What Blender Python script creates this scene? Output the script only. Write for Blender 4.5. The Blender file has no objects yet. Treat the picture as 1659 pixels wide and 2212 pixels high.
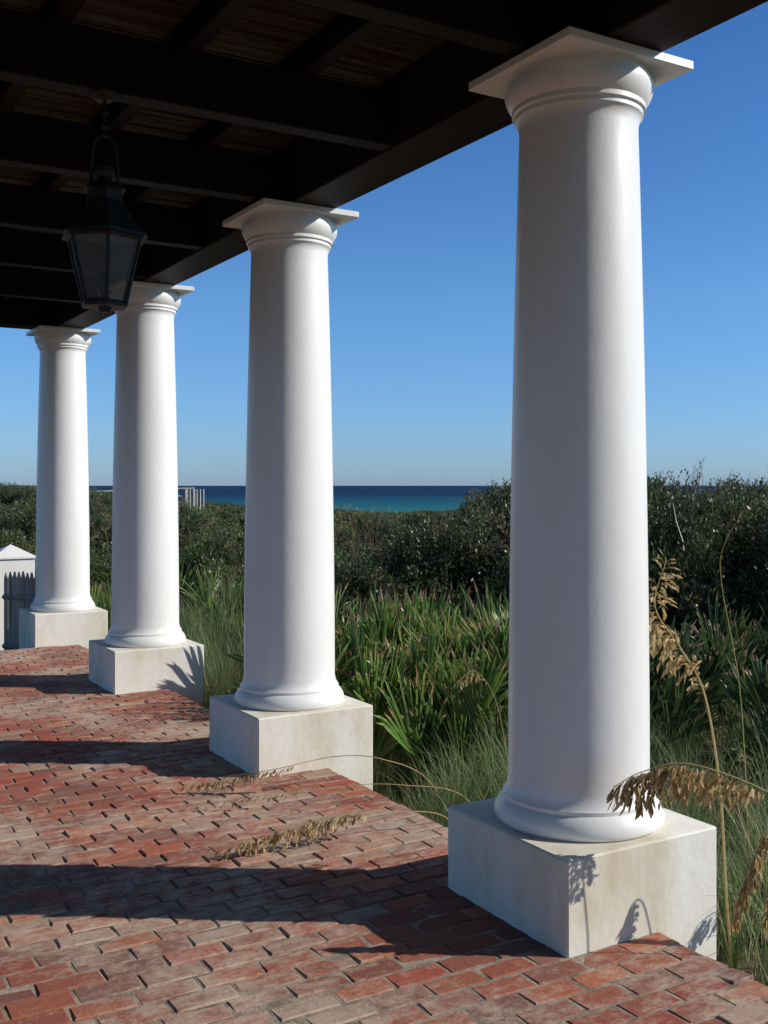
import bpy, math, random
import numpy as np
from mathutils import Vector, Matrix, noise
random.seed(7); np.random.seed(7)
scene = bpy.context.scene
H = 1.6
YAW = math.radians(30.6)
SN, CS = math.sin(YAW), math.cos(YAW)
def W(r, f, z=0.0):
    return Vector((r*CS + f*SN, -r*SN + f*CS, z))

# ---------------------------------------------------------------- helpers
class MB:
    def __init__(s): s.v=[]; s.f=[]; s.c=[]; s.m=[]
    def add(s, vs, fs, col=(1,1,1), mi=0):
        o=len(s.v); s.v.extend([tuple(p) for p in vs])
        for f in fs:
            s.f.append(tuple(i+o for i in f)); s.c.append(col); s.m.append(mi)
    def box(s, a, b, col=(1,1,1), mi=0, bev=0.0):
        x0,y0,z0=a; x1,y1,z1=b
        if bev<=0:
            vs=[(x0,y0,z0),(x1,y0,z0),(x1,y1,z0),(x0,y1,z0),(x0,y0,z1),(x1,y0,z1),(x1,y1,z1),(x0,y1,z1)]
            s.add(vs,[(3,2,1,0),(4,5,6,7),(0,1,5,4),(1,2,6,5),(2,3,7,6),(3,0,4,7)],col,mi)
        else:
            c=bev
            vs=[];
            for z,i in ((z0,c),(z0+c,0),(z1-c,0),(z1,c)):
                if i:
                    vs+= [(x0+i,y0+i,z),(x1-i,y0+i,z),(x1-i,y1-i,z),(x0+i,y1-i,z)]
                    vs+= [(0,0,0)]*4
                else:
                    vs+= [(x0+c,y0,z),(x1-c,y0,z),(x1,y0+c,z),(x1,y1-c,z),(x1-c,y1,z),(x0+c,y1,z),(x0,y1-c,z),(x0,y0+c,z)]
            fs=[(3,2,1,0),(24,25,26,27)]
            for k in range(8): fs.append((8+k,8+(k+1)%8,16+(k+1)%8,16+k))
            t=[24,25,26,27]; r=[16+k for k in range(8)]
            fs+= [(r[0],r[1],t[1],t[0]),(r[1],r[2],t[1]),(r[2],r[3],t[2],t[1]),(r[3],r[4],t[2]),(r[4],r[5],t[3],t[2]),(r[5],r[6],t[3]),(r[6],r[7],t[0],t[3]),(r[7],r[0],t[0])]
            t=[0,1,2,3]; r=[8+k for k in range(8)]
            fs+= [(t[0],t[1],r[1],r[0]),(t[1],r[2],r[1]),(t[1],t[2],r[3],r[2]),(t[2],r[4],r[3]),(t[2],t[3],r[5],r[4]),(t[3],r[6],r[5]),(t[3],t[0],r[7],r[6]),(t[0],r[0],r[7])]
            used=sorted({i for f in fs for i in f}); mp={u:i for i,u in enumerate(used)}
            s.add([vs[u] for u in used],[tuple(mp[i] for i in f) for f in fs],col,mi)
    def tube(s, pts, rads, n=6, col=(1,1,1), mi=0, cap=True):
        pts=[Vector(p) for p in pts]; rings=[]
        if not hasattr(rads,'__len__'): rads=[rads]*len(pts)
        prev=None
        for i,p in enumerate(pts):
            t=(pts[min(i+1,len(pts)-1)]-pts[max(i-1,0)]).normalized()
            if prev is None:
                a=Vector((0,0,1)) if abs(t.z)<.9 else Vector((1,0,0))
                u=t.cross(a).normalized()
            else:
                u=(prev-t*prev.dot(t)).normalized()
            prev=u; w=t.cross(u)
            rings.append([p+(u*math.cos(2*math.pi*k/n)+w*math.sin(2*math.pi*k/n))*rads[i] for k in range(n)])
        vs=[q for r in rings for q in r]; fs=[]
        for i in range(len(pts)-1):
            for k in range(n):
                fs.append((i*n+k,i*n+(k+1)%n,(i+1)*n+(k+1)%n,(i+1)*n+k))
        if cap:
            fs.append(tuple(range(n-1,-1,-1))); fs.append(tuple((len(pts)-1)*n+k for k in range(n)))
        s.add(vs,fs,col,mi)
    def lathe(s, prof, n=64, c=(0,0,0), col=(1,1,1), mi=0):
        vs=[];fs=[]
        for r,z in prof:
            for k in range(n):
                a=2*math.pi*k/n; vs.append((c[0]+r*math.cos(a),c[1]+r*math.sin(a),c[2]+z))
        for i in range(len(prof)-1):
            for k in range(n):
                fs.append((i*n+k,i*n+(k+1)%n,(i+1)*n+(k+1)%n,(i+1)*n+k))
        s.add(vs,fs,col,mi)
    def mesh(s, name, mats, smooth=False):
        me=bpy.data.meshes.new(name); me.from_pydata(s.v,[],s.f); 
        for m in mats: me.materials.append(m)
        me.polygons.foreach_set('material_index', s.m)
        at=me.color_attributes.new('col','FLOAT_COLOR','CORNER')
        tot=np.array([len(f) for f in s.f]); cc=np.ones((len(s.c),4)); cc[:,:3]=np.array(s.c)
        at.data.foreach_set('color', np.repeat(cc,tot,axis=0).ravel())
        if smooth: me.polygons.foreach_set('use_smooth',[True]*len(s.f))
        me.update(); return me
    def obj(s,name,mats,smooth=False,parent=None):
        me=s.mesh(name,mats,smooth)
        o=bpy.data.objects.new(name,me); scene.collection.objects.link(o)
        if parent: o.parent=parent
        return o
def empty(name, loc=(0,0,0)):
    e=bpy.data.objects.new(name,None); e.location=loc; scene.collection.objects.link(e); e.empty_display_size=.1; return e
def inst(name, me, loc, rz=0, sc=(1,1,1), parent=None, rx=0, ry=0):
    o=bpy.data.objects.new(name,me); scene.collection.objects.link(o)
    o.location=loc; o.rotation_euler=(rx,ry,rz); o.scale=sc
    if parent: o.parent=parent
    return o

# ---------------------------------------------------------------- materials
def newmat(name):
    m=bpy.data.materials.new(name); m.use_nodes=True
    nt=m.node_tree; b=nt.nodes['Principled BSDF']; return m,nt,b
def N(nt,t,**kw):
    n=nt.nodes.new(t)
    for k,v in kw.items():
        if k in n.inputs: n.inputs[k].default_value=v
        else: setattr(n,k,v)
    return n
def noi(nt,scale,detail=4,rough=.55,coord='Object',sc=None):
    if coord=='World':
        g=N(nt,'ShaderNodeNewGeometry'); src=g.outputs['Position']
    else:
        tc=N(nt,'ShaderNodeTexCoord'); src=tc.outputs[coord]
    n=N(nt,'ShaderNodeTexNoise'); n.inputs['Scale'].default_value=scale
    n.inputs['Detail'].default_value=detail; n.inputs['Roughness'].default_value=rough
    if sc:
        mp=N(nt,'ShaderNodeMapping'); mp.inputs['Scale'].default_value=sc
        nt.links.new(src,mp.inputs[0]); nt.links.new(mp.outputs[0],n.inputs[0])
    else: nt.links.new(src,n.inputs[0])
    return n.outputs['Fac']
def ramp(nt,fac,stops):
    r=N(nt,'ShaderNodeValToRGB'); e=r.color_ramp.elements
    while len(e)<len(stops): e.new(.5)
    for i,(p,c) in enumerate(stops):
        e[i].position=p; e[i].color=(c[0],c[1],c[2],1) if hasattr(c,'__len__') else (c,c,c,1)
    nt.links.new(fac,r.inputs[0]); return r.outputs[0]
def mix(nt,fac,a,b,mode='MIX'):
    m=N(nt,'ShaderNodeMix'); m.data_type='RGBA'; m.blend_type=mode
    for s,i in ((fac,0),(a,6),(b,7)):
        if hasattr(s,'links') or hasattr(s,'is_linked'): nt.links.new(s,m.inputs[i])
        elif i==0: m.inputs[0].default_value=s
        else: m.inputs[i].default_value=(s[0],s[1],s[2],1)
    return m.outputs[2]
def bump(nt,b,h,st=.3,d=.01):
    n=N(nt,'ShaderNodeBump'); n.inputs['Strength'].default_value=st; n.inputs['Distance'].default_value=d
    nt.links.new(h,n.inputs['Height']); nt.links.new(n.outputs[0],b.inputs['Normal'])
def attr(nt,name='col'):
    a=N(nt,'ShaderNodeAttribute'); a.attribute_name=name; return a.outputs['Color']

m_white,nt,b=newmat('white_paint')
c1=ramp(nt,noi(nt,2.2,6,.65,'World',sc=(1,1,.3)),[(.35,(.81,.80,.765)),(.72,(.74,.725,.675))])
nt.links.new(c1,b.inputs['Base Color']); b.inputs['Roughness'].default_value=.36
bump(nt,b,noi(nt,7,7,.62,'World',sc=(1,1,.5)),.22,.010)
m_plinth,nt,b=newmat('plinth_plaster')
c=ramp(nt,noi(nt,2.0,7,.66,'World',sc=(1,1,.35)),[(.40,(.76,.74,.68)),(.53,(.70,.66,.55)),(.68,(.54,.47,.33))])
c=mix(nt,ramp(nt,noi(nt,18,6,.75,'World'),[(.48,0),(.8,.4)]),c,(.52,.48,.40))
nt.links.new(c,b.inputs['Base Color']); b.inputs['Roughness'].default_value=.8
bump(nt,b,noi(nt,25,6,.65),.3,.006)
m_brick,nt,b=newmat('old_brick')
a=attr(nt)
c=mix(nt,ramp(nt,noi(nt,32,6,.75),[(.3,.0),(.68,.6)]),a,(.20,.085,.06))
big=noi(nt,1.1,4,.6); det=noi(nt,17,7,.8,sc=(.6,1,1))
mm=N(nt,'ShaderNodeMath',operation='ADD'); nt.links.new(big,mm.inputs[0]); nt.links.new(det,mm.inputs[1])
mm2=N(nt,'ShaderNodeMath',operation='MULTIPLY'); mm2.inputs[1].default_value=.5; nt.links.new(mm.outputs[0],mm2.inputs[0])
w=ramp(nt,mm2.outputs[0],[(.465,0),(.575,.85)])
c=mix(nt,w,c,(.50,.385,.29))
nt.links.new(c,b.inputs['Base Color']); b.inputs['Roughness'].default_value=.88; b.inputs['Specular IOR Level'].default_value=.3
bump(nt,b,noi(nt,40,7,.8),.85,.008)
m_mortar,nt,b=newmat('sandy_mortar')
nt.links.new(ramp(nt,noi(nt,9,7,.75),[(.38,(.16,.12,.085)),(.62,(.42,.34,.25))]),b.inputs['Base Color']); b.inputs['Roughness'].default_value=.95
bump(nt,b,noi(nt,60,6,.7),.8,.01)
def timber(name,c0,c1,rough=.6,sc=(1,12,12),scale=2):
    m,nt,b=newmat(name)
    c=ramp(nt,noi(nt,scale,6,.65,sc=sc),[(.3,c0),(.7,c1)])
    c=mix(nt,1.0,c,attr(nt),'MULTIPLY')
    nt.links.new(c,b.inputs['Base Color']); b.inputs['Roughness'].default_value=rough; b.inputs['Specular IOR Level'].default_value=.2
    bump(nt,b,noi(nt,scale*2,6,.65,sc=sc),.3,.005)
    return m
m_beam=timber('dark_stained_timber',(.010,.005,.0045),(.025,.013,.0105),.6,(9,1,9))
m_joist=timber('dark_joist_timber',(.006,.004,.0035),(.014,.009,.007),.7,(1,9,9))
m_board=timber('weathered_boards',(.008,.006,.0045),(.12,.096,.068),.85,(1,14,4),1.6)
m_grey=timber('weathered_grey_wood',(.26,.25,.22),(.46,.43,.38),.85,(6,6,1))
m_metal,nt,b=newmat('verdigris_metal')
nt.links.new(ramp(nt,noi(nt,30,5,.6),[(.4,(.008,.008,.008)),(.7,(.03,.038,.035))]),b.inputs['Base Color']); b.inputs['Roughness'].default_value=.6; b.inputs['Metallic'].default_value=.2
m_glass,nt,b=newmat('hazy_glass')
nt.links.new(ramp(nt,noi(nt,6,5,.6),[(.3,(.09,.10,.10)),(.7,(.20,.22,.22))]),b.inputs['Base Color']); b.inputs['Roughness'].default_value=.3; b.inputs['Alpha'].default_value=.5
def foliage(name, tr=.25, rough=.5, tint=(1,1,1)):
    m,nt,b=newmat(name)
    c=mix(nt,1.0,attr(nt),tint,'MULTIPLY')
    nt.links.new(c,b.inputs['Base Color']); b.inputs['Roughness'].default_value=rough; b.inputs['Specular IOR Level'].default_value=.35
    t=N(nt,'ShaderNodeBsdfTranslucent'); nt.links.new(c,t.inputs[0])
    mx=N(nt,'ShaderNodeMixShader'); mx.inputs[0].default_value=tr
    nt.links.new(b.outputs[0],mx.inputs[1]); nt.links.new(t.outputs[0],mx.inputs[2])
    nt.links.new(mx.outputs[0],nt.nodes['Material Output'].inputs[0]); return m
m_leaf=foliage('shrub_leaf',.28,.42); m_palm=foliage('palmetto_leaf',.3,.34); m_grass=foliage('grass_blade',.42,.5); m_oat=foliage('sea_oat_straw',.42,.6)
m_core,nt,b=newmat('shrub_shade_core')  # near-black filler added inside shrubs to block light and look like inner shade
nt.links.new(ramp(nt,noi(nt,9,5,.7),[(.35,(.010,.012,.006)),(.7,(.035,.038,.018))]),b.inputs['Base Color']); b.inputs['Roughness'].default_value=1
m_ground,nt,b=newmat('dune_ground')
c=ramp(nt,noi(nt,.6,8,.7),[(.35,(.035,.045,.018)),(.55,(.08,.085,.04)),(.75,(.24,.20,.13))])
nt.links.new(c,b.inputs['Base Color']); b.inputs['Roughness'].default_value=1
bump(nt,b,noi(nt,8,8,.7),1,.08)
m_sea,nt,b=newmat('sea_water')
g=N(nt,'ShaderNodeNewGeometry'); vl=N(nt,'ShaderNodeVectorMath',operation='LENGTH'); nt.links.new(g.outputs['Position'],vl.inputs[0])
mr=N(nt,'ShaderNodeMapRange'); mr.inputs[1].default_value=300; mr.inputs[2].default_value=1300; nt.links.new(vl.outputs['Value'],mr.inputs[0])
nz=noi(nt,.006,6,.65,sc=(1,1,1)); 
ad=N(nt,'ShaderNodeMath',operation='MULTIPLY_ADD'); nt.links.new(nz,ad.inputs[0]); ad.inputs[1].default_value=.5; nt.links.new(mr.outputs[0],ad.inputs[2])
c=ramp(nt,ad.outputs[0],[(.26,(.015,.15,.16)),(.5,(.006,.085,.12)),(.74,(.003,.038,.09)),(1,(.003,.02,.06))])
nt.links.new(c,b.inputs['Base Color']); b.inputs['Roughness'].default_value=.6; b.inputs['Specular IOR Level'].default_value=.1
bump(nt,b,noi(nt,.5,6,.6),.6,.4)

# ---------------------------------------------------------------- world, sun, camera
EL=math.radians(30); SUNV=Vector((.831,-.555,0)).normalized()
w=bpy.data.worlds.new('World'); scene.world=w; w.use_nodes=True; nt=w.node_tree
bg=nt.nodes['Background']; sk=nt.nodes.new('ShaderNodeTexSky'); sk.sky_type='NISHITA'; sk.sun_disc=False
sk.sun_elevation=EL; sk.sun_rotation=math.atan2(SUNV.x,SUNV.y); sk.air_density=1.0; sk.dust_density=.3; sk.ozone_density=2.5; sk.altitude=0
tc=nt.nodes.new('ShaderNodeTexCoord'); sp=nt.nodes.new('ShaderNodeSeparateXYZ'); nt.links.new(tc.outputs['Generated'],sp.inputs[0])
tint=ramp(nt,sp.outputs['Z'],[(0,(.54,.82,1.50)),(.05,(.54,.86,1.42)),(.17,(.56,.93,1.36)),(.38,(.38,.76,1.22)),(.60,(.85,.86,.88)),(1,(1.0,.92,.84))])
nt.links.new(mix(nt,1.0,sk.outputs[0],tint,'MULTIPLY'),bg.inputs[0]); bg.inputs[1].default_value=.10
sd=Vector((SUNV.x*math.cos(EL),SUNV.y*math.cos(EL),math.sin(EL)))
L=bpy.data.lights.new('sun','SUN'); L.energy=4.8; L.angle=math.radians(.5); L.color=(1,.955,.89)
so=bpy.data.objects.new('sun',L); so.rotation_euler=sd.to_track_quat('Z','Y').to_euler(); so.location=(8,-6,8); scene.collection.objects.link(so)
cd=bpy.data.cameras.new('camera'); cam=bpy.data.objects.new('camera',cd); scene.collection.objects.link(cam)
cam.location=(0,0,H); cam.rotation_euler=(math.radians(90),0,-YAW); cd.sensor_fit='HORIZONTAL'; cd.sensor_width=36; cd.lens=36*2290/1659
cd.shift_y=-57/1659; cd.clip_start=.05; cd.clip_end=100000; scene.camera=cam
scene.view_settings.view_transform='Standard'; scene.view_settings.look='None'; scene.view_settings.exposure=0

# ---------------------------------------------------------------- terrace
XE=1.745*H; YE=6.74*H
ter=empty('brick_terrace')
mb=MB()
mb.box((-4.5,-3,-.7),(XE-.012,YE-.01,-.0042),mi=0)
mb.obj('mortar_bed',[m_mortar],parent=ter)
mb=MB()
cols=[(.42,.11,.06),(.46,.135,.068),(.36,.10,.06),(.30,.11,.075),(.52,.17,.08),(.36,.16,.11),(.27,.13,.095),(.44,.085,.048),(.40,.12,.068),(.44,.29,.20),(.34,.11,.068)]
PX,PY=.212,.105
def wv(x,y): return .008*noise.noise(Vector((x*1.3,y*1.3,5)))
j=0; y=-3.0
while y<YE-.05:
    xr=XE+random.uniform(-.008,.008); first=True
    while xr>-4.5:
        ln=PX*random.uniform(.94,1.04)
        if first and j%2: ln*=.5
        first=False
        x0=xr-ln+.003+random.uniform(0,.003); x1=xr-.003-random.uniform(0,.003); xr-=ln
        y0=y+.004+random.uniform(0,.004); y1=y+PY-.004-random.uniform(0,.004)
        zt=random.gauss(0,.0014)+.005*noise.noise(Vector((x0*.9,y0*.9,1))); zt=max(zt,-.002); tx=random.gauss(0,.0012); ty=random.gauss(0,.0015); c=random.uniform(.0035,.006)
        wob=[random.uniform(-.0025,.0025) for _ in range(8)]
        cor=[(x0+wob[0],y0+wob[1]+wv(x0,y0)),(x1+wob[2],y0+wob[3]+wv(x1,y0)),(x1+wob[4],y1+wob[5]+wv(x1,y1)),(x0+wob[6],y1+wob[7]+wv(x0,y1))]
        vs=[]
        sg=[(-1,-1),(1,-1),(1,1),(-1,1)]
        for (px,py),(sx,sy) in zip(cor,sg): vs.append((px,py,-.05))
        for (px,py),(sx,sy) in zip(cor,sg): vs.append((px,py,zt+tx*sx+ty*sy-c*.8))
        for (px,py),(sx,sy) in zip(cor,sg): vs.append((px-sx*c,py-sy*c,zt+tx*sx+ty*sy))
        col=random.choice(cols); k=random.uniform(.72,1.1); col=tuple(q*k for q in col)
        mb.add(vs,[(0,1,5,4),(1,2,6,5),(2,3,7,6),(3,0,4,7),(4,5,9,8),(5,6,10,9),(6,7,11,10),(7,4,8,11),(8,9,10,11)],col)
    j+=1; y+=PY
mb.obj('bricks',[m_brick],parent=ter)

# ---------------------------------------------------------------- columns
COLS=[(1.706,1.964),(1.70,3.563),(1.70,5.257),(1.70,6.95)]
TOP=2.0; HB=.203
def colprof():
    p=[(.0,0),(.193,0),(.199,.004),(.202,.012),(.2015,.022),(.198,.032),(.192,.042),(.185,.050),(.1815,.053),(.1815,.0535),(.1815,.062),(.1805,.063),(.176,.070),(.172,.078),(.1695,.088),(.168,.10)]
    z0=.10; z1=1.645
    for i in range(1,25):
        t=i/24; r=.168-(.168-.1415)*(t**1.7); p.append((r,z0+(z1-z0)*t))
    p+=[(.1425,1.655),(.145,1.664),(.149,1.671),(.1525,1.674),(.153,1.6745),(.153,1.686),(.1535,1.6865),(.158,1.688),(.159,1.6885),(.159,1.700),(.161,1.702),(.168,1.712),(.1735,1.723),(.1765,1.735),(.177,1.745),(.175,1.756),(.170,1.765),(.166,1.768),(.166,1.7735),(.0,1.7735)]
    return [(r*H,z*H) for r,z in p]
prof=colprof()
mb=MB(); mb.lathe(prof,96); col_me=mb.mesh('column_shaft',[m_white],True); col_me.set_sharp_from_angle(angle=math.radians(40))
b_=.2275*H
mb=MB(); mb.box((-b_,-b_,-.75),(b_,b_,HB*H),bev=.007); pl_me=mb.mesh('plinth',[m_plinth])
a_=.19*H
mb=MB(); mb.box((-a_,-a_,(TOP-.0235)*H),(a_,a_,TOP*H-.002),bev=.004); ab_me=mb.mesh('abacus',[m_white])
for i,(x,y) in enumerate(COLS):
    e=empty('column' if i==0 else 'column.%03d'%i,(x*H,y*H,0))
    inst('plinth',pl_me,(0,0,0),parent=e)
    inst('shaft_and_capital',col_me,(0,0,HB*H),parent=e)
    inst('abacus',ab_me,(0,0,0),parent=e)

# ---------------------------------------------------------------- porch roof
roof=empty('porch_roof')
ZB=TOP*H
BX0,BX1=1.625*H,1.80*H
YEND=7.02*H; YST=-4*H; XL=-3.2*H
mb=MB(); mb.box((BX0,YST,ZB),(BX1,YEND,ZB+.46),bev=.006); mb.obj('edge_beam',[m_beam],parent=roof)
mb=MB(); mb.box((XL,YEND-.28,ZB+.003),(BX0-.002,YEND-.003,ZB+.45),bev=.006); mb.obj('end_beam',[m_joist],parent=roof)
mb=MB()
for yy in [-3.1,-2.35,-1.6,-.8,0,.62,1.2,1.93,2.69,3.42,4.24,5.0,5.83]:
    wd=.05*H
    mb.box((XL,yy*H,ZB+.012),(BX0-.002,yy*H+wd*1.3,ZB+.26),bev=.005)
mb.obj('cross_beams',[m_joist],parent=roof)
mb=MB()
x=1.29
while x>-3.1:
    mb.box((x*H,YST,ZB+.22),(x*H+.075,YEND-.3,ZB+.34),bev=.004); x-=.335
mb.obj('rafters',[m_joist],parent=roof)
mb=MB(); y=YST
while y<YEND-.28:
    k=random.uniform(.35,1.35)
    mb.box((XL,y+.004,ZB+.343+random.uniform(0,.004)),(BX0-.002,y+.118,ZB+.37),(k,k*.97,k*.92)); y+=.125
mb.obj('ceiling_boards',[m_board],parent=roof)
mb=MB(); mb.box((XL-.05,YST,ZB+.375),(BX0-.003,YEND-.29,ZB+.45)); mb.box((XL-.05,YST,ZB+.463),(BX1+.02,YEND+.02,ZB+.56)); mb.obj('roof_deck',[m_beam],parent=roof)

# ---------------------------------------------------------------- lantern
lan=empty('hanging_lantern',(.77*H,2.715*H,0))
mb=MB(); zb=(1+.458)*H; zt=(1+.634)*H; rb,rt=.058*H,.098*H
def hexp(r,z,n=6,ph=.35): return [Vector((r*math.cos(ph+2*math.pi*k/n),r*math.sin(ph+2*math.pi*k/n),z)) for k in range(n)]
B=hexp(rb,zb+.015); T=hexp(rt,zt)
for k in range(6):
    mb.tube([B[k],T[k]],.008,6); mb.tube([B[k],B[(k+1)%6]],.010,6); mb.tube([T[k],T[(k+1)%6]],.011,6)
def cone(ra,za,rb2,zb2):
    A=hexp(ra,za); C=hexp(rb2,zb2); mb.add(A+C,[(k,(k+1)%6,6+(k+1)%6,6+k) for k in range(6)]+[(5,4,3,2,1,0),(6,7,8,9,10,11)])
cone(.118*H,zt+.004,.116*H,zt+.018); cone(.106*H,zt+.019,.045*H,zt+.15); cone(.05*H,zt+.151,.048*H,zt+.20); cone(.058*H,zt+.201,.03*H,zt+.235)
cone(rb*1.05,zb,rb*1.1,zb+.014); cone(.02,zb-.02,.03,zb-.001)
mb.lathe([(0,0),(.02,.004),(.036,.018),(.041,.04),(.036,.062),(.02,.076),(0,.08)],16,(0,0,zt+.233))
pts=[]
for i in range(13):
    a=math.pi*i/12; pts.append(Vector((.05*math.cos(a)*.86,-.05*math.cos(a)*.51,zt+.36+.07*math.sin(a))))
pts=[Vector((.06*.86,-.06*.51,zt+.14))]+pts+[Vector((-.06*.86,.06*.51,zt+.14))]
mb.tube(pts,.007,6)
mb.tube([(0,0,zt+.42),(0,0,ZB+.01)],.008,8); mb.lathe([(0,-.03),(.03,-.028),(.06,-.012),(.065,0),(0,0)],20,(0,0,ZB+.012))
for zz in (.46,.52): mb.lathe([(.008,-.012),(.018,0),(.008,.012)],12,(0,0,zt+zz))
mb.tube([(0,0,zb+.01),(0,0,zb+.12)],.008,8); mb.tube([(-.03,0,zb+.07),(.03,0,zb+.07)],.007,6); mb.tube([(0,-.03,zb+.07),(0,.03,zb+.07)],.007,6); mb.tube([(0,0,zb+.12),(0,0,zb+.15)],.012,8)
mb.obj('lantern_frame',[m_metal],parent=lan)
mb=MB()
B=hexp(rb-.003,zb+.02); T=hexp(rt-.003,zt-.005)
mb.add(B+T,[(k,(k+1)%6,6+(k+1)%6,6+k) for k in range(6)]); mb.obj('lantern_glass',[m_glass],parent=lan)

# ---------------------------------------------------------------- terrain and sea
AZ=[-.45,-.362,-.319,-.275,-.231,-.188,-.144,-.057,.009,.053,.079,.101,.122,.184,.258,.293,.336,.38,.467]
SL=[.004,.0027,.001,-.003,-.0074,-.0127,-.017,-.0214,-.0245,-.0225,-.0110,.002,.0095,.016,.021,.0165,.0125,.017,.019]
def skyl(az): return float(np.interp(az,AZ,SL))
def sfar(az): return float(np.interp(az,[-.9,-.45,-.3,-.19,.1,.5],[0,.002,-.002,-.0145,-.025,-.025]))
def gz(r,f):
    d=math.hypot(r,f); th=math.atan2(r,f); az=math.tan(max(-.75,min(.75,th)))
    far=H+sfar(az)*d-1.6
    k=min(1,max(0,(d-12)/16)); k=k*k*(3-2*k)
    if abs(th)>1.4: k*=max(0,1-(abs(th)-1.4)/.5)
    n=noise.noise(Vector((r*.12,f*.12,0)))*.12+noise.noise(Vector((r*.02,f*.02,3)))*.5*min(1,d/80)
    z=-.45*(1-k)+far*k+n
    if d>310 and abs(th)<1.9: z-=(d-310)*.12
    return max(z,-30)
mb=MB(); nr=110; na=240
rad=[.5*(400**(i/(nr-10)))if i<nr-9 else 200*1.45**(i-(nr-10)) for i in range(nr)]
vs=[(0,0,-.45)]
for R in rad:
    for k in range(na):
        th=2*math.pi*k/na; r,f=R*math.sin(th),R*math.cos(th); p=W(r,f,gz(r,f)); vs.append(p)
fs=[(0,1+(k+1)%na,1+k) for k in range(na)]
for i in range(nr-1):
    for k in range(na):
        a=1+i*na+k; b2=1+i*na+(k+1)%na; fs.append((a,b2,b2+na,a+na))
mb.add(vs,fs); mb.obj('ground',[m_ground],smooth=True)
mb=MB(); S=60000
mb.add([(-S,-S,-6.6),(S,-S,-6.6),(S,S,-6.6),(-S,S,-6.6)],[(0,1,2,3)]); mb.obj('sea',[m_sea])

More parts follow.
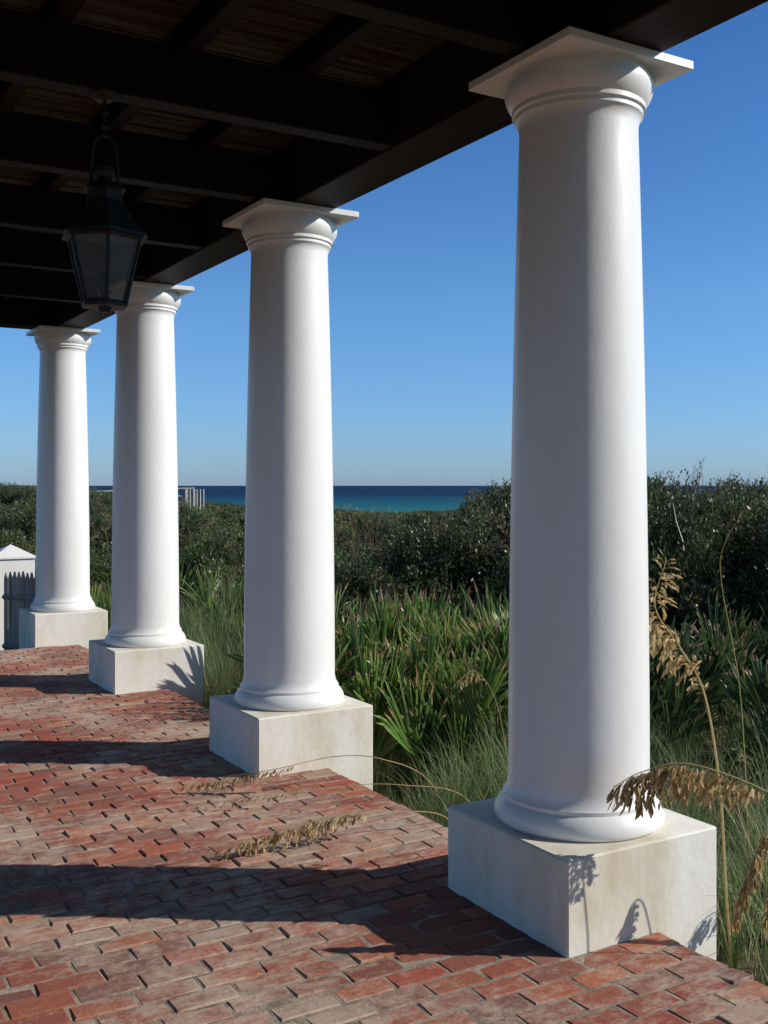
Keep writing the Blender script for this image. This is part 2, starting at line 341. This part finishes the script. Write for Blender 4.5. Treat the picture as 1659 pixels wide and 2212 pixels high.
# ---------------------------------------------------------------- vegetation prototypes
def leaves_mesh(P, Dr, Up, ln, wd, C, mb):
    side=np.cross(Dr,Up); side/= (np.linalg.norm(side,axis=1)[:,None]+1e-9)
    n=len(P); a=P; b=P+Dr*ln[:,None]*.5+side*wd[:,None]*.5; c=P+Dr*ln[:,None]; d=P+Dr*ln[:,None]*.5-side*wd[:,None]*.5
    o=len(mb.v)
    V=np.stack([a,b,c,d],1).reshape(-1,3); mb.v.extend(map(tuple,V))
    for i in range(n):
        mb.f.append((o+4*i,o+4*i+1,o+4*i+2,o+4*i+3)); mb.c.append(tuple(C[i])); mb.m.append(0)
def unit(n):
    v=np.random.normal(size=(n,3)); return v/np.linalg.norm(v,axis=1)[:,None]
def shrub(name,seed,nl,leaf,pal,twigs=14,clump=11,per=190):
    np.random.seed(seed); random.seed(seed); mb=MB()
    lobes=[]
    for i in range(nl):
        a=random.uniform(0,6.283); rr=math.sqrt(random.random())*.78; h=random.uniform(.2,.85)*(1-.45*rr*rr)
        lobes.append((rr*math.cos(a),rr*math.sin(a),h,random.uniform(.18,.38)))
    for (x,y,z,r) in lobes:
        nclump=int(per*r/.28); u=unit(nclump); u[:,2]=np.abs(u[:,2])*1.0-.25*np.random.rand(nclump)
        ctr=np.array([x,y,z])+u*(r*np.random.uniform(.70,1.22,nclump))[:,None]
        keep=np.ones(nclump,bool)
        for (x2,y2,z2,r2) in lobes:
            if (x2,y2)!=(x,y): keep&=(np.linalg.norm(ctr-np.array([x2,y2,z2]),axis=1)>r2*.8)
        ctr=ctr[keep]; u=u[keep]; n=len(ctr)
        if n==0: continue
        lc=random.choice(pal)
        cc=np.array([pal[random.randrange(len(pal))] if random.random()<.5 else lc for _ in range(n)])*np.random.uniform(.6,1.3,n)[:,None]
        P=np.repeat(ctr,clump,0)+np.random.normal(size=(n*clump,3))*.026
        D=np.repeat(u,clump,0)*.7+unit(n*clump); D[:,2]+=.35; D/=np.linalg.norm(D,axis=1)[:,None]
        C=np.repeat(cc,clump,0)*np.random.uniform(.7,1.3,n*clump)[:,None]
        m=n*clump
        leaves_mesh(P,D,unit(m),leaf*np.random.uniform(.6,1.3,m),leaf*.5*np.random.uniform(.7,1.2,m),C,mb)
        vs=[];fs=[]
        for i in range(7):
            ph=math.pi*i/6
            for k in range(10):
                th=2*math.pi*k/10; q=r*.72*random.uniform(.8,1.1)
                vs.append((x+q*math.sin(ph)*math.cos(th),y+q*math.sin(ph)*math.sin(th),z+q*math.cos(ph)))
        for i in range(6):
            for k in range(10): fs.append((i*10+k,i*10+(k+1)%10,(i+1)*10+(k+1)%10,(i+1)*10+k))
        mb.add(vs,fs,(1,1,1),1)  # added dark blob inside the lobe, stops light passing through the leaves
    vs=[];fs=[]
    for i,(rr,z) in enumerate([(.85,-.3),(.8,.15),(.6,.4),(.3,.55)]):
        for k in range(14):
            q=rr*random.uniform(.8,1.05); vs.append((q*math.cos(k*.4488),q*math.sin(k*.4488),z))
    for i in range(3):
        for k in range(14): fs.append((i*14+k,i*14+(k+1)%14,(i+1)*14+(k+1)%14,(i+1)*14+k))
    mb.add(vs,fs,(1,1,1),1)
    for i in range(twigs):
        x,y,z,r=random.choice(lobes); p=Vector((x,y,z+r*.8)); d=Vector((random.gauss(0,.4),random.gauss(0,.4),1)).normalized()
        ln=random.uniform(.12,.36); pts=[p+d*ln*t+Vector((random.gauss(0,.012),random.gauss(0,.012),0)) for t in (0,.33,.66,1)]
        mb.tube(pts,[.005,.004,.003,.0015],3,(.14,.11,.08),0,False)
        n=18; t=np.random.rand(n)*.85; P=np.array(p)+np.array(d)[None]*ln*t[:,None]+np.random.normal(size=(n,3))*.018
        D=unit(n); D[:,2]+=.6; D/=np.linalg.norm(D,axis=1)[:,None]
        C=np.array([random.choice(pal) for _ in range(n)])
        leaves_mesh(P,D,unit(n),leaf*np.random.uniform(.5,1.0,n),leaf*.4*np.ones(n),C,mb)
        for q in range(3):
            s0=p+d*ln*random.uniform(.3,.9); s1=s0+Vector((random.gauss(0,1),random.gauss(0,1),random.uniform(.3,1.5))).normalized()*random.uniform(.04,.12)
            mb.tube([s0,s1],[.002,.001],3,(.16,.13,.09),0,False)
    return mb.mesh(name,[m_leaf,m_core])
palD=[(.075,.10,.038),(.095,.115,.05),(.055,.078,.03),(.12,.12,.06),(.08,.108,.05),(.15,.12,.07)]
palG=[(.10,.155,.04),(.13,.18,.055),(.08,.13,.034),(.165,.18,.065),(.11,.14,.055),(.18,.16,.08)]
shD=[shrub('dark_shrub_%d'%i,11+i,18,.036,palD,30) for i in range(4)]
shG=[shrub('green_shrub_%d'%i,31+i,17,.042,palG,12,9,170) for i in range(3)]

def palmetto(name,seed,nf,pal,R=.42,tl=.38):
    random.seed(seed); mb=MB()
    for i in range(nf):
        az=random.uniform(0,6.283); tilt=abs(random.gauss(tl,.28)); 
        d=Vector((math.cos(az)*math.sin(tilt),math.sin(az)*math.sin(tilt),math.cos(tilt)))
        pl=random.uniform(.12,.55); base=Vector((random.gauss(0,.15),random.gauss(0,.15),0)); tip=base+d*pl
        kc=random.uniform(.65,1.25); bc=random.choice(pal); bc=tuple(q*kc for q in bc)
        mb.tube([base,base+d*pl*.5,tip],[.008,.006,.005],3,tuple(q*1.2 for q in bc),0,False)
        side=d.cross(Vector((0,0,1)));
        if side.length<.1: side=Vector((1,0,0))
        side.normalize(); rot=Matrix.Rotation(random.uniform(-1.2,1.2),3,d); side=rot@side; nrm=side.cross(d).normalized()
        nb=random.randint(15,21); spread=random.uniform(.55,1.3); rr=R*random.uniform(.75,1.25)
        for k in range(nb):
            a=-spread+2*spread*k/(nb-1)+random.gauss(0,.06)
            bd=(d*math.cos(a)+side*math.sin(a)).normalized(); cup=nrm*(.45*abs(math.sin(a))+random.gauss(0,.08))
            l=rr*(1-.25*abs(a)/1.6)*random.uniform(.8,1.12); w=.0125
            droop=random.uniform(.0,.14)
            wd=bd.cross(nrm).normalized()
            p0=tip; p1=tip+(bd+cup)*l*.5; p2=tip+(bd+cup)*l*.82+Vector((0,0,-droop*l*.3)); p3=tip+(bd+cup)*l+Vector((0,0,-droop*l))
            f=nrm*w*.6
            vs=[p0,p1-wd*w+f,p1,p1+wd*w+f,p2-wd*w*.7+f*.5,p2,p2+wd*w*.7+f*.5,p3]
            fs=[(0,1,2),(0,2,3),(1,4,5,2),(2,5,6,3)]
            mb.add(vs,fs,tuple(q*random.uniform(.8,1.2) for q in bc))
            tc=(.40,.26,.15) if random.random()<.4 else tuple(q*1.5 for q in bc)
            mb.add(vs,[(4,7,5),(5,7,6)],tc)
    return mb.mesh(name,[m_palm])
pp=[(.12,.20,.045),(.16,.24,.055),(.10,.17,.04),(.19,.24,.07),(.11,.19,.05)]
pals=[palmetto('palmetto_%d'%i,50+i,26,pp,.50) for i in range(3)]
pd=[(.055,.095,.038),(.075,.115,.045),(.10,.135,.06)]
palsd=[palmetto('palmetto_dark_%d'%i,60+i,16,pd,.42,.5) for i in range(2)]

def tuft(name,seed,n,pal,l0,l1,w=.004,spread=.5):
    random.seed(seed); mb=MB()
    for i in range(n):
        az=random.uniform(0,6.283); t0=abs(random.gauss(.12,.15)); t1=t0+abs(random.gauss(.9,spread)); l=random.uniform(l0,l1)
        p=Vector((random.gauss(0,.07),random.gauss(0,.07),0)); sd=Vector((-math.sin(az),math.cos(az),0)); pts=[p]; S=6
        for k in range(S):
            tt=t0+(t1-t0)*(k/S)**1.5; p=p+Vector((math.cos(az)*math.sin(tt),math.sin(az)*math.sin(tt),math.cos(tt)))*l/S; pts.append(p)
        vs=[];fs=[]
        for k,q in enumerate(pts):
            ww=w*(1-(k/S)**2*.95); vs+=[q-sd*ww,q+sd*ww]
        for k in range(S): fs.append((2*k,2*k+1,2*k+3,2*k+2))
        c=random.choice(pal); kk=random.uniform(.7,1.25); mb.add(vs,fs,tuple(q*kk for q in c))
    return mb.mesh(name,[m_grass])
gp=[(.17,.25,.075),(.21,.29,.12),(.13,.20,.06),(.25,.33,.16),(.38,.34,.19)]
tufts=[tuft('grass_tuft_%d'%i,70+i,110,gp,.4,.9,.0032) for i in range(4)]
gs=[(.38,.33,.18),(.32,.29,.14),(.44,.38,.22),(.22,.27,.09)]
straw=[tuft('straw_tuft_%d'%i,80+i,70,gs,.4,.8,.0032,.3) for i in range(2)]

# ---------------------------------------------------------------- sea oats
def catmull(P,n=14):
    P=[Vector(p) for p in P]; Q=[2*P[0]-P[1]]+P+[2*P[-1]-P[-2]]; out=[]
    for i in range(1,len(Q)-2):
        for k in range(n):
            t=k/n; a,b,c,d=Q[i-1],Q[i],Q[i+1],Q[i+2]
            out.append(.5*((2*b)+(c-a)*t+(2*a-5*b+4*c-d)*t*t+(3*b-a-3*c+d)*t**3))
    out.append(P[-1]); return out
def spikelet(mb,p,d,ln,col):
    up=Vector((random.gauss(0,1),random.gauss(0,1),random.gauss(0,1))); s=d.cross(up).normalized(); n=s.cross(d).normalized(); w=ln*.17
    vs=[p,p+d*ln*.3-s*w,p+d*ln*.3+n*w*.25,p+d*ln*.3+s*w,p+d*ln*.65-s*w*.75,p+d*ln*.65+n*w*.2,p+d*ln*.65+s*w*.75,p+d*ln]
    mb.add(vs,[(0,1,2),(0,2,3),(1,4,5,2),(2,5,6,3),(4,7,5),(5,7,6)],col)
def oat(mb,P,start,seed,dens=1.0,branch=.10,size=.036,rad=.0035):
    random.seed(seed); C=catmull(P); n=len(C)
    mb.tube(C,[max(.0011,rad*(1-i/n*.8)) for i in range(n)],5,(.56,.44,.21),0)
    s=int(n*start); acc=0
    oc=[(.52,.37,.16),(.60,.44,.21),(.38,.26,.115),(.64,.48,.25)]
    for i in range(s,n-1):
        seg=C[i+1]-C[i]; L=seg.length; acc+=L*dens
        while acc>.009:
            acc-=.009; t=(i-s)/max(1,(n-s)); p=C[i]+seg*random.random()
            bl=branch*(math.sin(math.pi*(t*.85+.12)))*random.uniform(.5,1.1)
            sd=Vector((random.gauss(0,1),random.gauss(0,1),0)).normalized()*.35
            dd=(seg.normalized()*.75+sd+Vector((0,0,-.35))).normalized(); q=p; nn=max(1,int(bl/.014)); pts=[p]
            for k in range(nn):
                dd=(dd+Vector((0,0,-.28))).normalized(); q=q+dd*(bl/nn); pts.append(q)
                spikelet(mb,q,(dd+Vector((random.gauss(0,.35),random.gauss(0,.35),-.3))).normalized(),size*random.uniform(.7,1.15),random.choice(oc))
            if len(pts)>1: mb.tube(pts,.0007,3,(.34,.27,.13),0,False)
def blades(mb,root,n,seed,l=.7,w=.004):
    random.seed(seed)
    for i in range(n):
        az=random.uniform(0,6.283); l_=l*random.uniform(.6,1.2); t0=.15; t1=random.uniform(.8,2.0); p=Vector(root); sd=Vector((-math.sin(az),math.cos(az),0)); pts=[p]
        for k in range(7):
            tt=t0+(t1-t0)*(k/7)**1.3; p=p+Vector((math.cos(az)*math.sin(tt),math.sin(az)*math.sin(tt),math.cos(tt)))*l_/7; pts.append(p)
        vs=[];fs=[]
        for k,q in enumerate(pts):
            ww=w*(1-(k/7)**2*.95); vs+=[q-sd*ww,q+sd*ww]
        for k in range(7): fs.append((2*k,2*k+1,2*k+3,2*k+2))
        c=random.choice(gp); mb.add(vs,fs,c)
OATS=[
 ([(1.75,3.55,-.45),(1.68,3.58,.05),(1.5,3.6,.42),(1.304,3.6,.56),(1.04,3.6,.655),(.88,3.6,.63),(.779,3.6,.577)],.50,dict(branch=.15,dens=1.35,size=.04,rad=.0045)),
 ([(1.42,4.3,-.45),(1.39,4.3,-.09),(1.362,4.3,.378),(1.30,4.3,.753),(1.203,4.3,.94),(1.10,4.3,1.11),(1.146,4.3,1.30)],.5,dict(branch=.13,dens=1.3,size=.036,rad=.0075)),
 ([(1.62,3.8,-.45),(1.58,3.78,.1),(1.48,3.75,.40),(1.36,3.72,.40),(1.27,3.7,.25),(1.22,3.7,.08)],.5,dict(branch=.12,size=.038)),
 ([(.42,5.35,-.45),(.33,5.15,-.08),(.26,5.0,.05),(.05,4.88,.10),(-.18,4.75,.125),(-.45,4.62,.10),(-.70,4.53,.045)],.58,dict(branch=.075,dens=1.25,size=.036,rad=.0036)),
 ([(.45,6.0,-.45),(.25,5.8,-.02),(.0,5.65,.14),(-.25,5.6,.17),(-.56,5.5,.13),(-.80,5.5,.09),(-1.05,5.5,.04)],.6,dict(branch=.06,dens=1.1,size=.034,rad=.0036)),
 ([(.62,5.9,-.45),(.42,5.55,-.03),(.1,5.38,.08),(-.2,5.3,.10),(-.62,5.22,.07),(-.95,5.2,.03)],.7,dict(branch=.035,dens=.8,size=.028,rad=.003)),
 ([(1.9,5.5,-.45),(1.85,5.5,.5),(1.72,5.4,1.1),(1.70,5.3,1.3),(1.78,5.2,1.5)],.93,dict(branch=.02,dens=.3,size=.02,rad=.003)),
 ([(.75,5.9,-.45),(.68,5.85,.1),(.60,5.75,.45),(.48,5.6,.62),(.38,5.5,.58)],.6,dict(branch=.06,dens=.7,size=.03,rad=.003)),
 ([(1.62,4.2,-.45),(1.60,4.1,-.1),(1.54,4.0,.12),(1.44,3.9,.14),(1.38,3.85,.0)],.5,dict(branch=.10,size=.036)),
]
for i,(P,s,k) in enumerate(OATS):
    mb=MB(); oat(mb,[W(*p) for p in P],s,200+i,**k); blades(mb,W(*P[0]),14,300+i)
    mb.obj('sea_oats' if i==0 else 'sea_oats.%03d'%i,[m_oat])
mb=MB()
for i in range(3):
    random.seed(400+i); a=random.uniform(0,6.28); dx,dy=math.cos(a),math.sin(a)
    oat(mb,[(0,0,0),(dx*.03,dy*.03,.5),(dx*.08,dy*.08,1.0),(dx*.18,dy*.18,1.35),(dx*.33,dy*.33,1.5)],.76,410+i,branch=.045,dens=.45,size=.03,rad=.003)
oatme=mb.mesh('sea_oat_plant',[m_oat])

# ---------------------------------------------------------------- scatter
random.seed(5)
thick=empty('shrub_thicket'); 
def ok(p,m=.75): return not (p.x<XE+m and p.y<YE+1.2)
rows=[(10.3,.09),(11.8,.075),(13.5,.06),(16,.05),(19,.042),(23,.038),(28,.034),(35,.03),(44,.027),(56,.024),(72,.022),(92,.02),(120,.019),(160,.018),(215,.017),(285,.016)]
cnt=0
for f,st in rows:
    az=-.62
    while az<.72:
        a=az+random.uniform(-.3,.3)*st; az+=st*random.uniform(.8,1.15)
        ff=f*random.uniform(.93,1.07); r=a*ff; p=W(r,ff)
        if not ok(p): continue
        if ff<12.5 and a<-.07: continue
        if ff<15 and a<-.16: continue
        if ff<11 and a<.13: continue
        if ff>12.5 and ff<45 and a<0 and random.random()<.18: continue
        s=skyl(a)
        if ff<32:
            near=(32-ff)/20
            lim=np.interp(a,[-.4,-.15,-.02,.08,.115,.2,.6],[-.050,-.040,-.040,-.022,-.003,-.009,-.009])
            s+=float(lim)*near*random.uniform(.5,1.2)
        s-=abs(random.gauss(0,.004)) if a>.05 else abs(random.gauss(0,.0020))
        if ff>26 and a>-.05: s=min(s,float(np.interp(a,[-.05,.1],[s,-.0235])))
        top=H+s*ff; g=gz(r,ff); h=top-g
        if h<.35: h=.35+.2*random.random(); 
        h=min(h,3.0)
        wd=max(st*ff*1.15,.75)*random.uniform(.8,1.25); wd=max(wd,h*.45)
        me=random.choice(shD) if (a>-.06 and ff<30 and random.random()<.75) or random.random()<.25 else random.choice(shG)
        inst('shrub',me,(p.x,p.y,g),random.uniform(0,6.28),(wd,wd,h/1.12),thick); cnt+=1
pal_e=empty('saw_palmetto_clump')
spots=[(-.28,7.7),(.15,7.35),(.55,7.2),(.95,7.5),(-.05,8.3),(.42,8.1),(.8,8.3),(1.2,8.2),(-.5,8.7),(.15,9.0),(.65,9.1),(1.1,9.2),(1.5,8.9)]
for r,f in spots:
    p=W(r,f,gz(r,f)); s=random.uniform(.95,1.15); inst('palmetto',random.choice(pals),p,random.uniform(0,6.28),(s,s,s*1.1),pal_e)
for r,f in [(1.5,9.8),(2.1,9.4),(2.9,8.9),(2.4,8.1),(3.4,8.8),(1.8,7.6),(2.6,6.9),(.9,10.3),(3.6,7.6),(.1,10.3),(-.5,10.6),(.5,10.7)]:
    p=W(r,f,gz(r,f)+.05); s=random.uniform(.9,1.15); inst('palmetto',random.choice(palsd),p,random.uniform(0,6.28),(s,s,s*1.1),pal_e)
for i in range(30):
    a=random.uniform(-.36,.0); f=random.uniform(12,20); r=a*f; p=W(r,f,gz(r,f))
    if not ok(p): continue
    s=random.uniform(.7,1.0); inst('palmetto',random.choice(palsd+pals),p,random.uniform(0,6.28),(s,s,s),pal_e)
gr=empty('dune_grass')
for i in range(680):
    x=XE+.12+random.random()**1.7*3.6; y=random.uniform(-.5,13)
    r=x*CS-y*SN; f=x*SN+y*CS
    if f<1.5 or abs(r/f)>.55: continue
    if i%3 and any((x-W(a,b).x)**2+(y-W(a,b).y)**2<.12 for a,b in spots): continue
    if any(abs(x-c[0]*H)<b_+.30 and abs(y-c[1]*H)<b_+.30 for c in COLS): continue
    pst=.40 if y<3.2 else .12
    s=random.uniform(.5,.95)*(1 if x>XE+.4 else .7); inst('tuft',random.choice(tufts if random.random()>pst else straw),(x,y,gz(r,f)-.02),random.uniform(0,6.28),(s,s,s),gr)
for i in range(300):
    a=random.uniform(-.4,.1); f=random.uniform(11,40); r=a*f; p=W(r,f,gz(r,f))
    if not ok(p,.3): continue
    s=random.uniform(.8,1.3); inst('tuft',random.choice(tufts+straw),p,random.uniform(0,6.28),(s,s,s*1.1),gr)
oe=empty('sea_oats_stand')
for i in range(42):
    a=random.uniform(-.3,.12); f=random.uniform(12,27); r=a*f; p=W(r,f,gz(r,f)+.1)
    if not ok(p): continue
    s=random.uniform(.75,1.05); inst('oat',oatme,p,random.uniform(0,6.28),(s,s,s),oe)

# ---------------------------------------------------------------- gate post and picket fence
mb=MB(); hw=.215; c=W(-4.14,11.75); z1=.80
cx,cy=c.x,c.y
mb.box((cx-hw,cy-hw,-.8),(cx+hw,cy+hw,z1),bev=.006)
hw2=hw+.02
mb.add([(cx-hw2,cy-hw2,z1+.001),(cx+hw2,cy-hw2,z1+.001),(cx+hw2,cy+hw2,z1+.001),(cx-hw2,cy+hw2,z1+.001),(cx-hw2,cy-hw2,z1+.02),(cx+hw2,cy-hw2,z1+.02),(cx+hw2,cy+hw2,z1+.02),(cx-hw2,cy+hw2,z1+.02),(cx,cy,z1+.15)],
 [(3,2,1,0),(0,1,5,4),(1,2,6,5),(2,3,7,6),(3,0,4,7),(4,5,8),(5,6,8),(6,7,8),(7,4,8)])
mb.obj('gate_post',[m_white])
mb=MB()
A=W(-4.02,11.28); Bp=W(-3.48,11.02); n=10; dv=(Bp-A)/n; per=dv.normalized().cross(Vector((0,0,1)))
for k in range(n+1):
    p=A+dv*k; u=dv.normalized()*.021; q=per*.011; h=.62+random.uniform(-.01,.01); zb0=-.5; kc=random.uniform(.8,1.2)
    vs=[p-u-q,p+u-q,p+u+q,p-u+q]; V=[v+Vector((0,0,zb0)) for v in vs]+[v+Vector((0,0,h)) for v in vs]+[p-q+Vector((0,0,h+.07)),p+q+Vector((0,0,h+.07))]
    mb.add(V,[(0,1,5,4),(1,2,6,5),(2,3,7,6),(3,0,4,7),(4,5,8),(6,7,9),(5,6,9,8),(7,4,8,9)],(kc,kc,kc))
for zz in (-.1,.42):
    mb.tube([A+per*.04+Vector((0,0,zz)),Bp+per*.04+Vector((0,0,zz))],.028,4,(.8,.8,.8))
mb.obj('picket_fence',[m_grey])
mb=MB(); A=W(-20,42,1.02); Bp=W(-8.4,45,1.45); n=9
for off in (0,1.3):
    o=W(off*.1,off,0)
    for k in range(n+1):
        p=A.lerp(Bp,k/n)+o; mb.box((p.x-.06,p.y-.06,p.z-2.4),(p.x+.06,p.y+.06,p.z))
    for zz in (0.02,-.3,-.6): mb.tube([A+o+Vector((0,0,zz)),Bp+o+Vector((0,0,zz))],.05,4)
mb.tube([A+W(.05,.65,-1.0),Bp+W(.05,.65,-1.0)],.5,4)
for k in range(6):
    q=Bp+W(.1*k,.26*k,0); mb.tube([q+Vector((0,0,-1)),q],.05,4)
mb.obj('boardwalk',[m_grey])
print('shrubs',cnt)
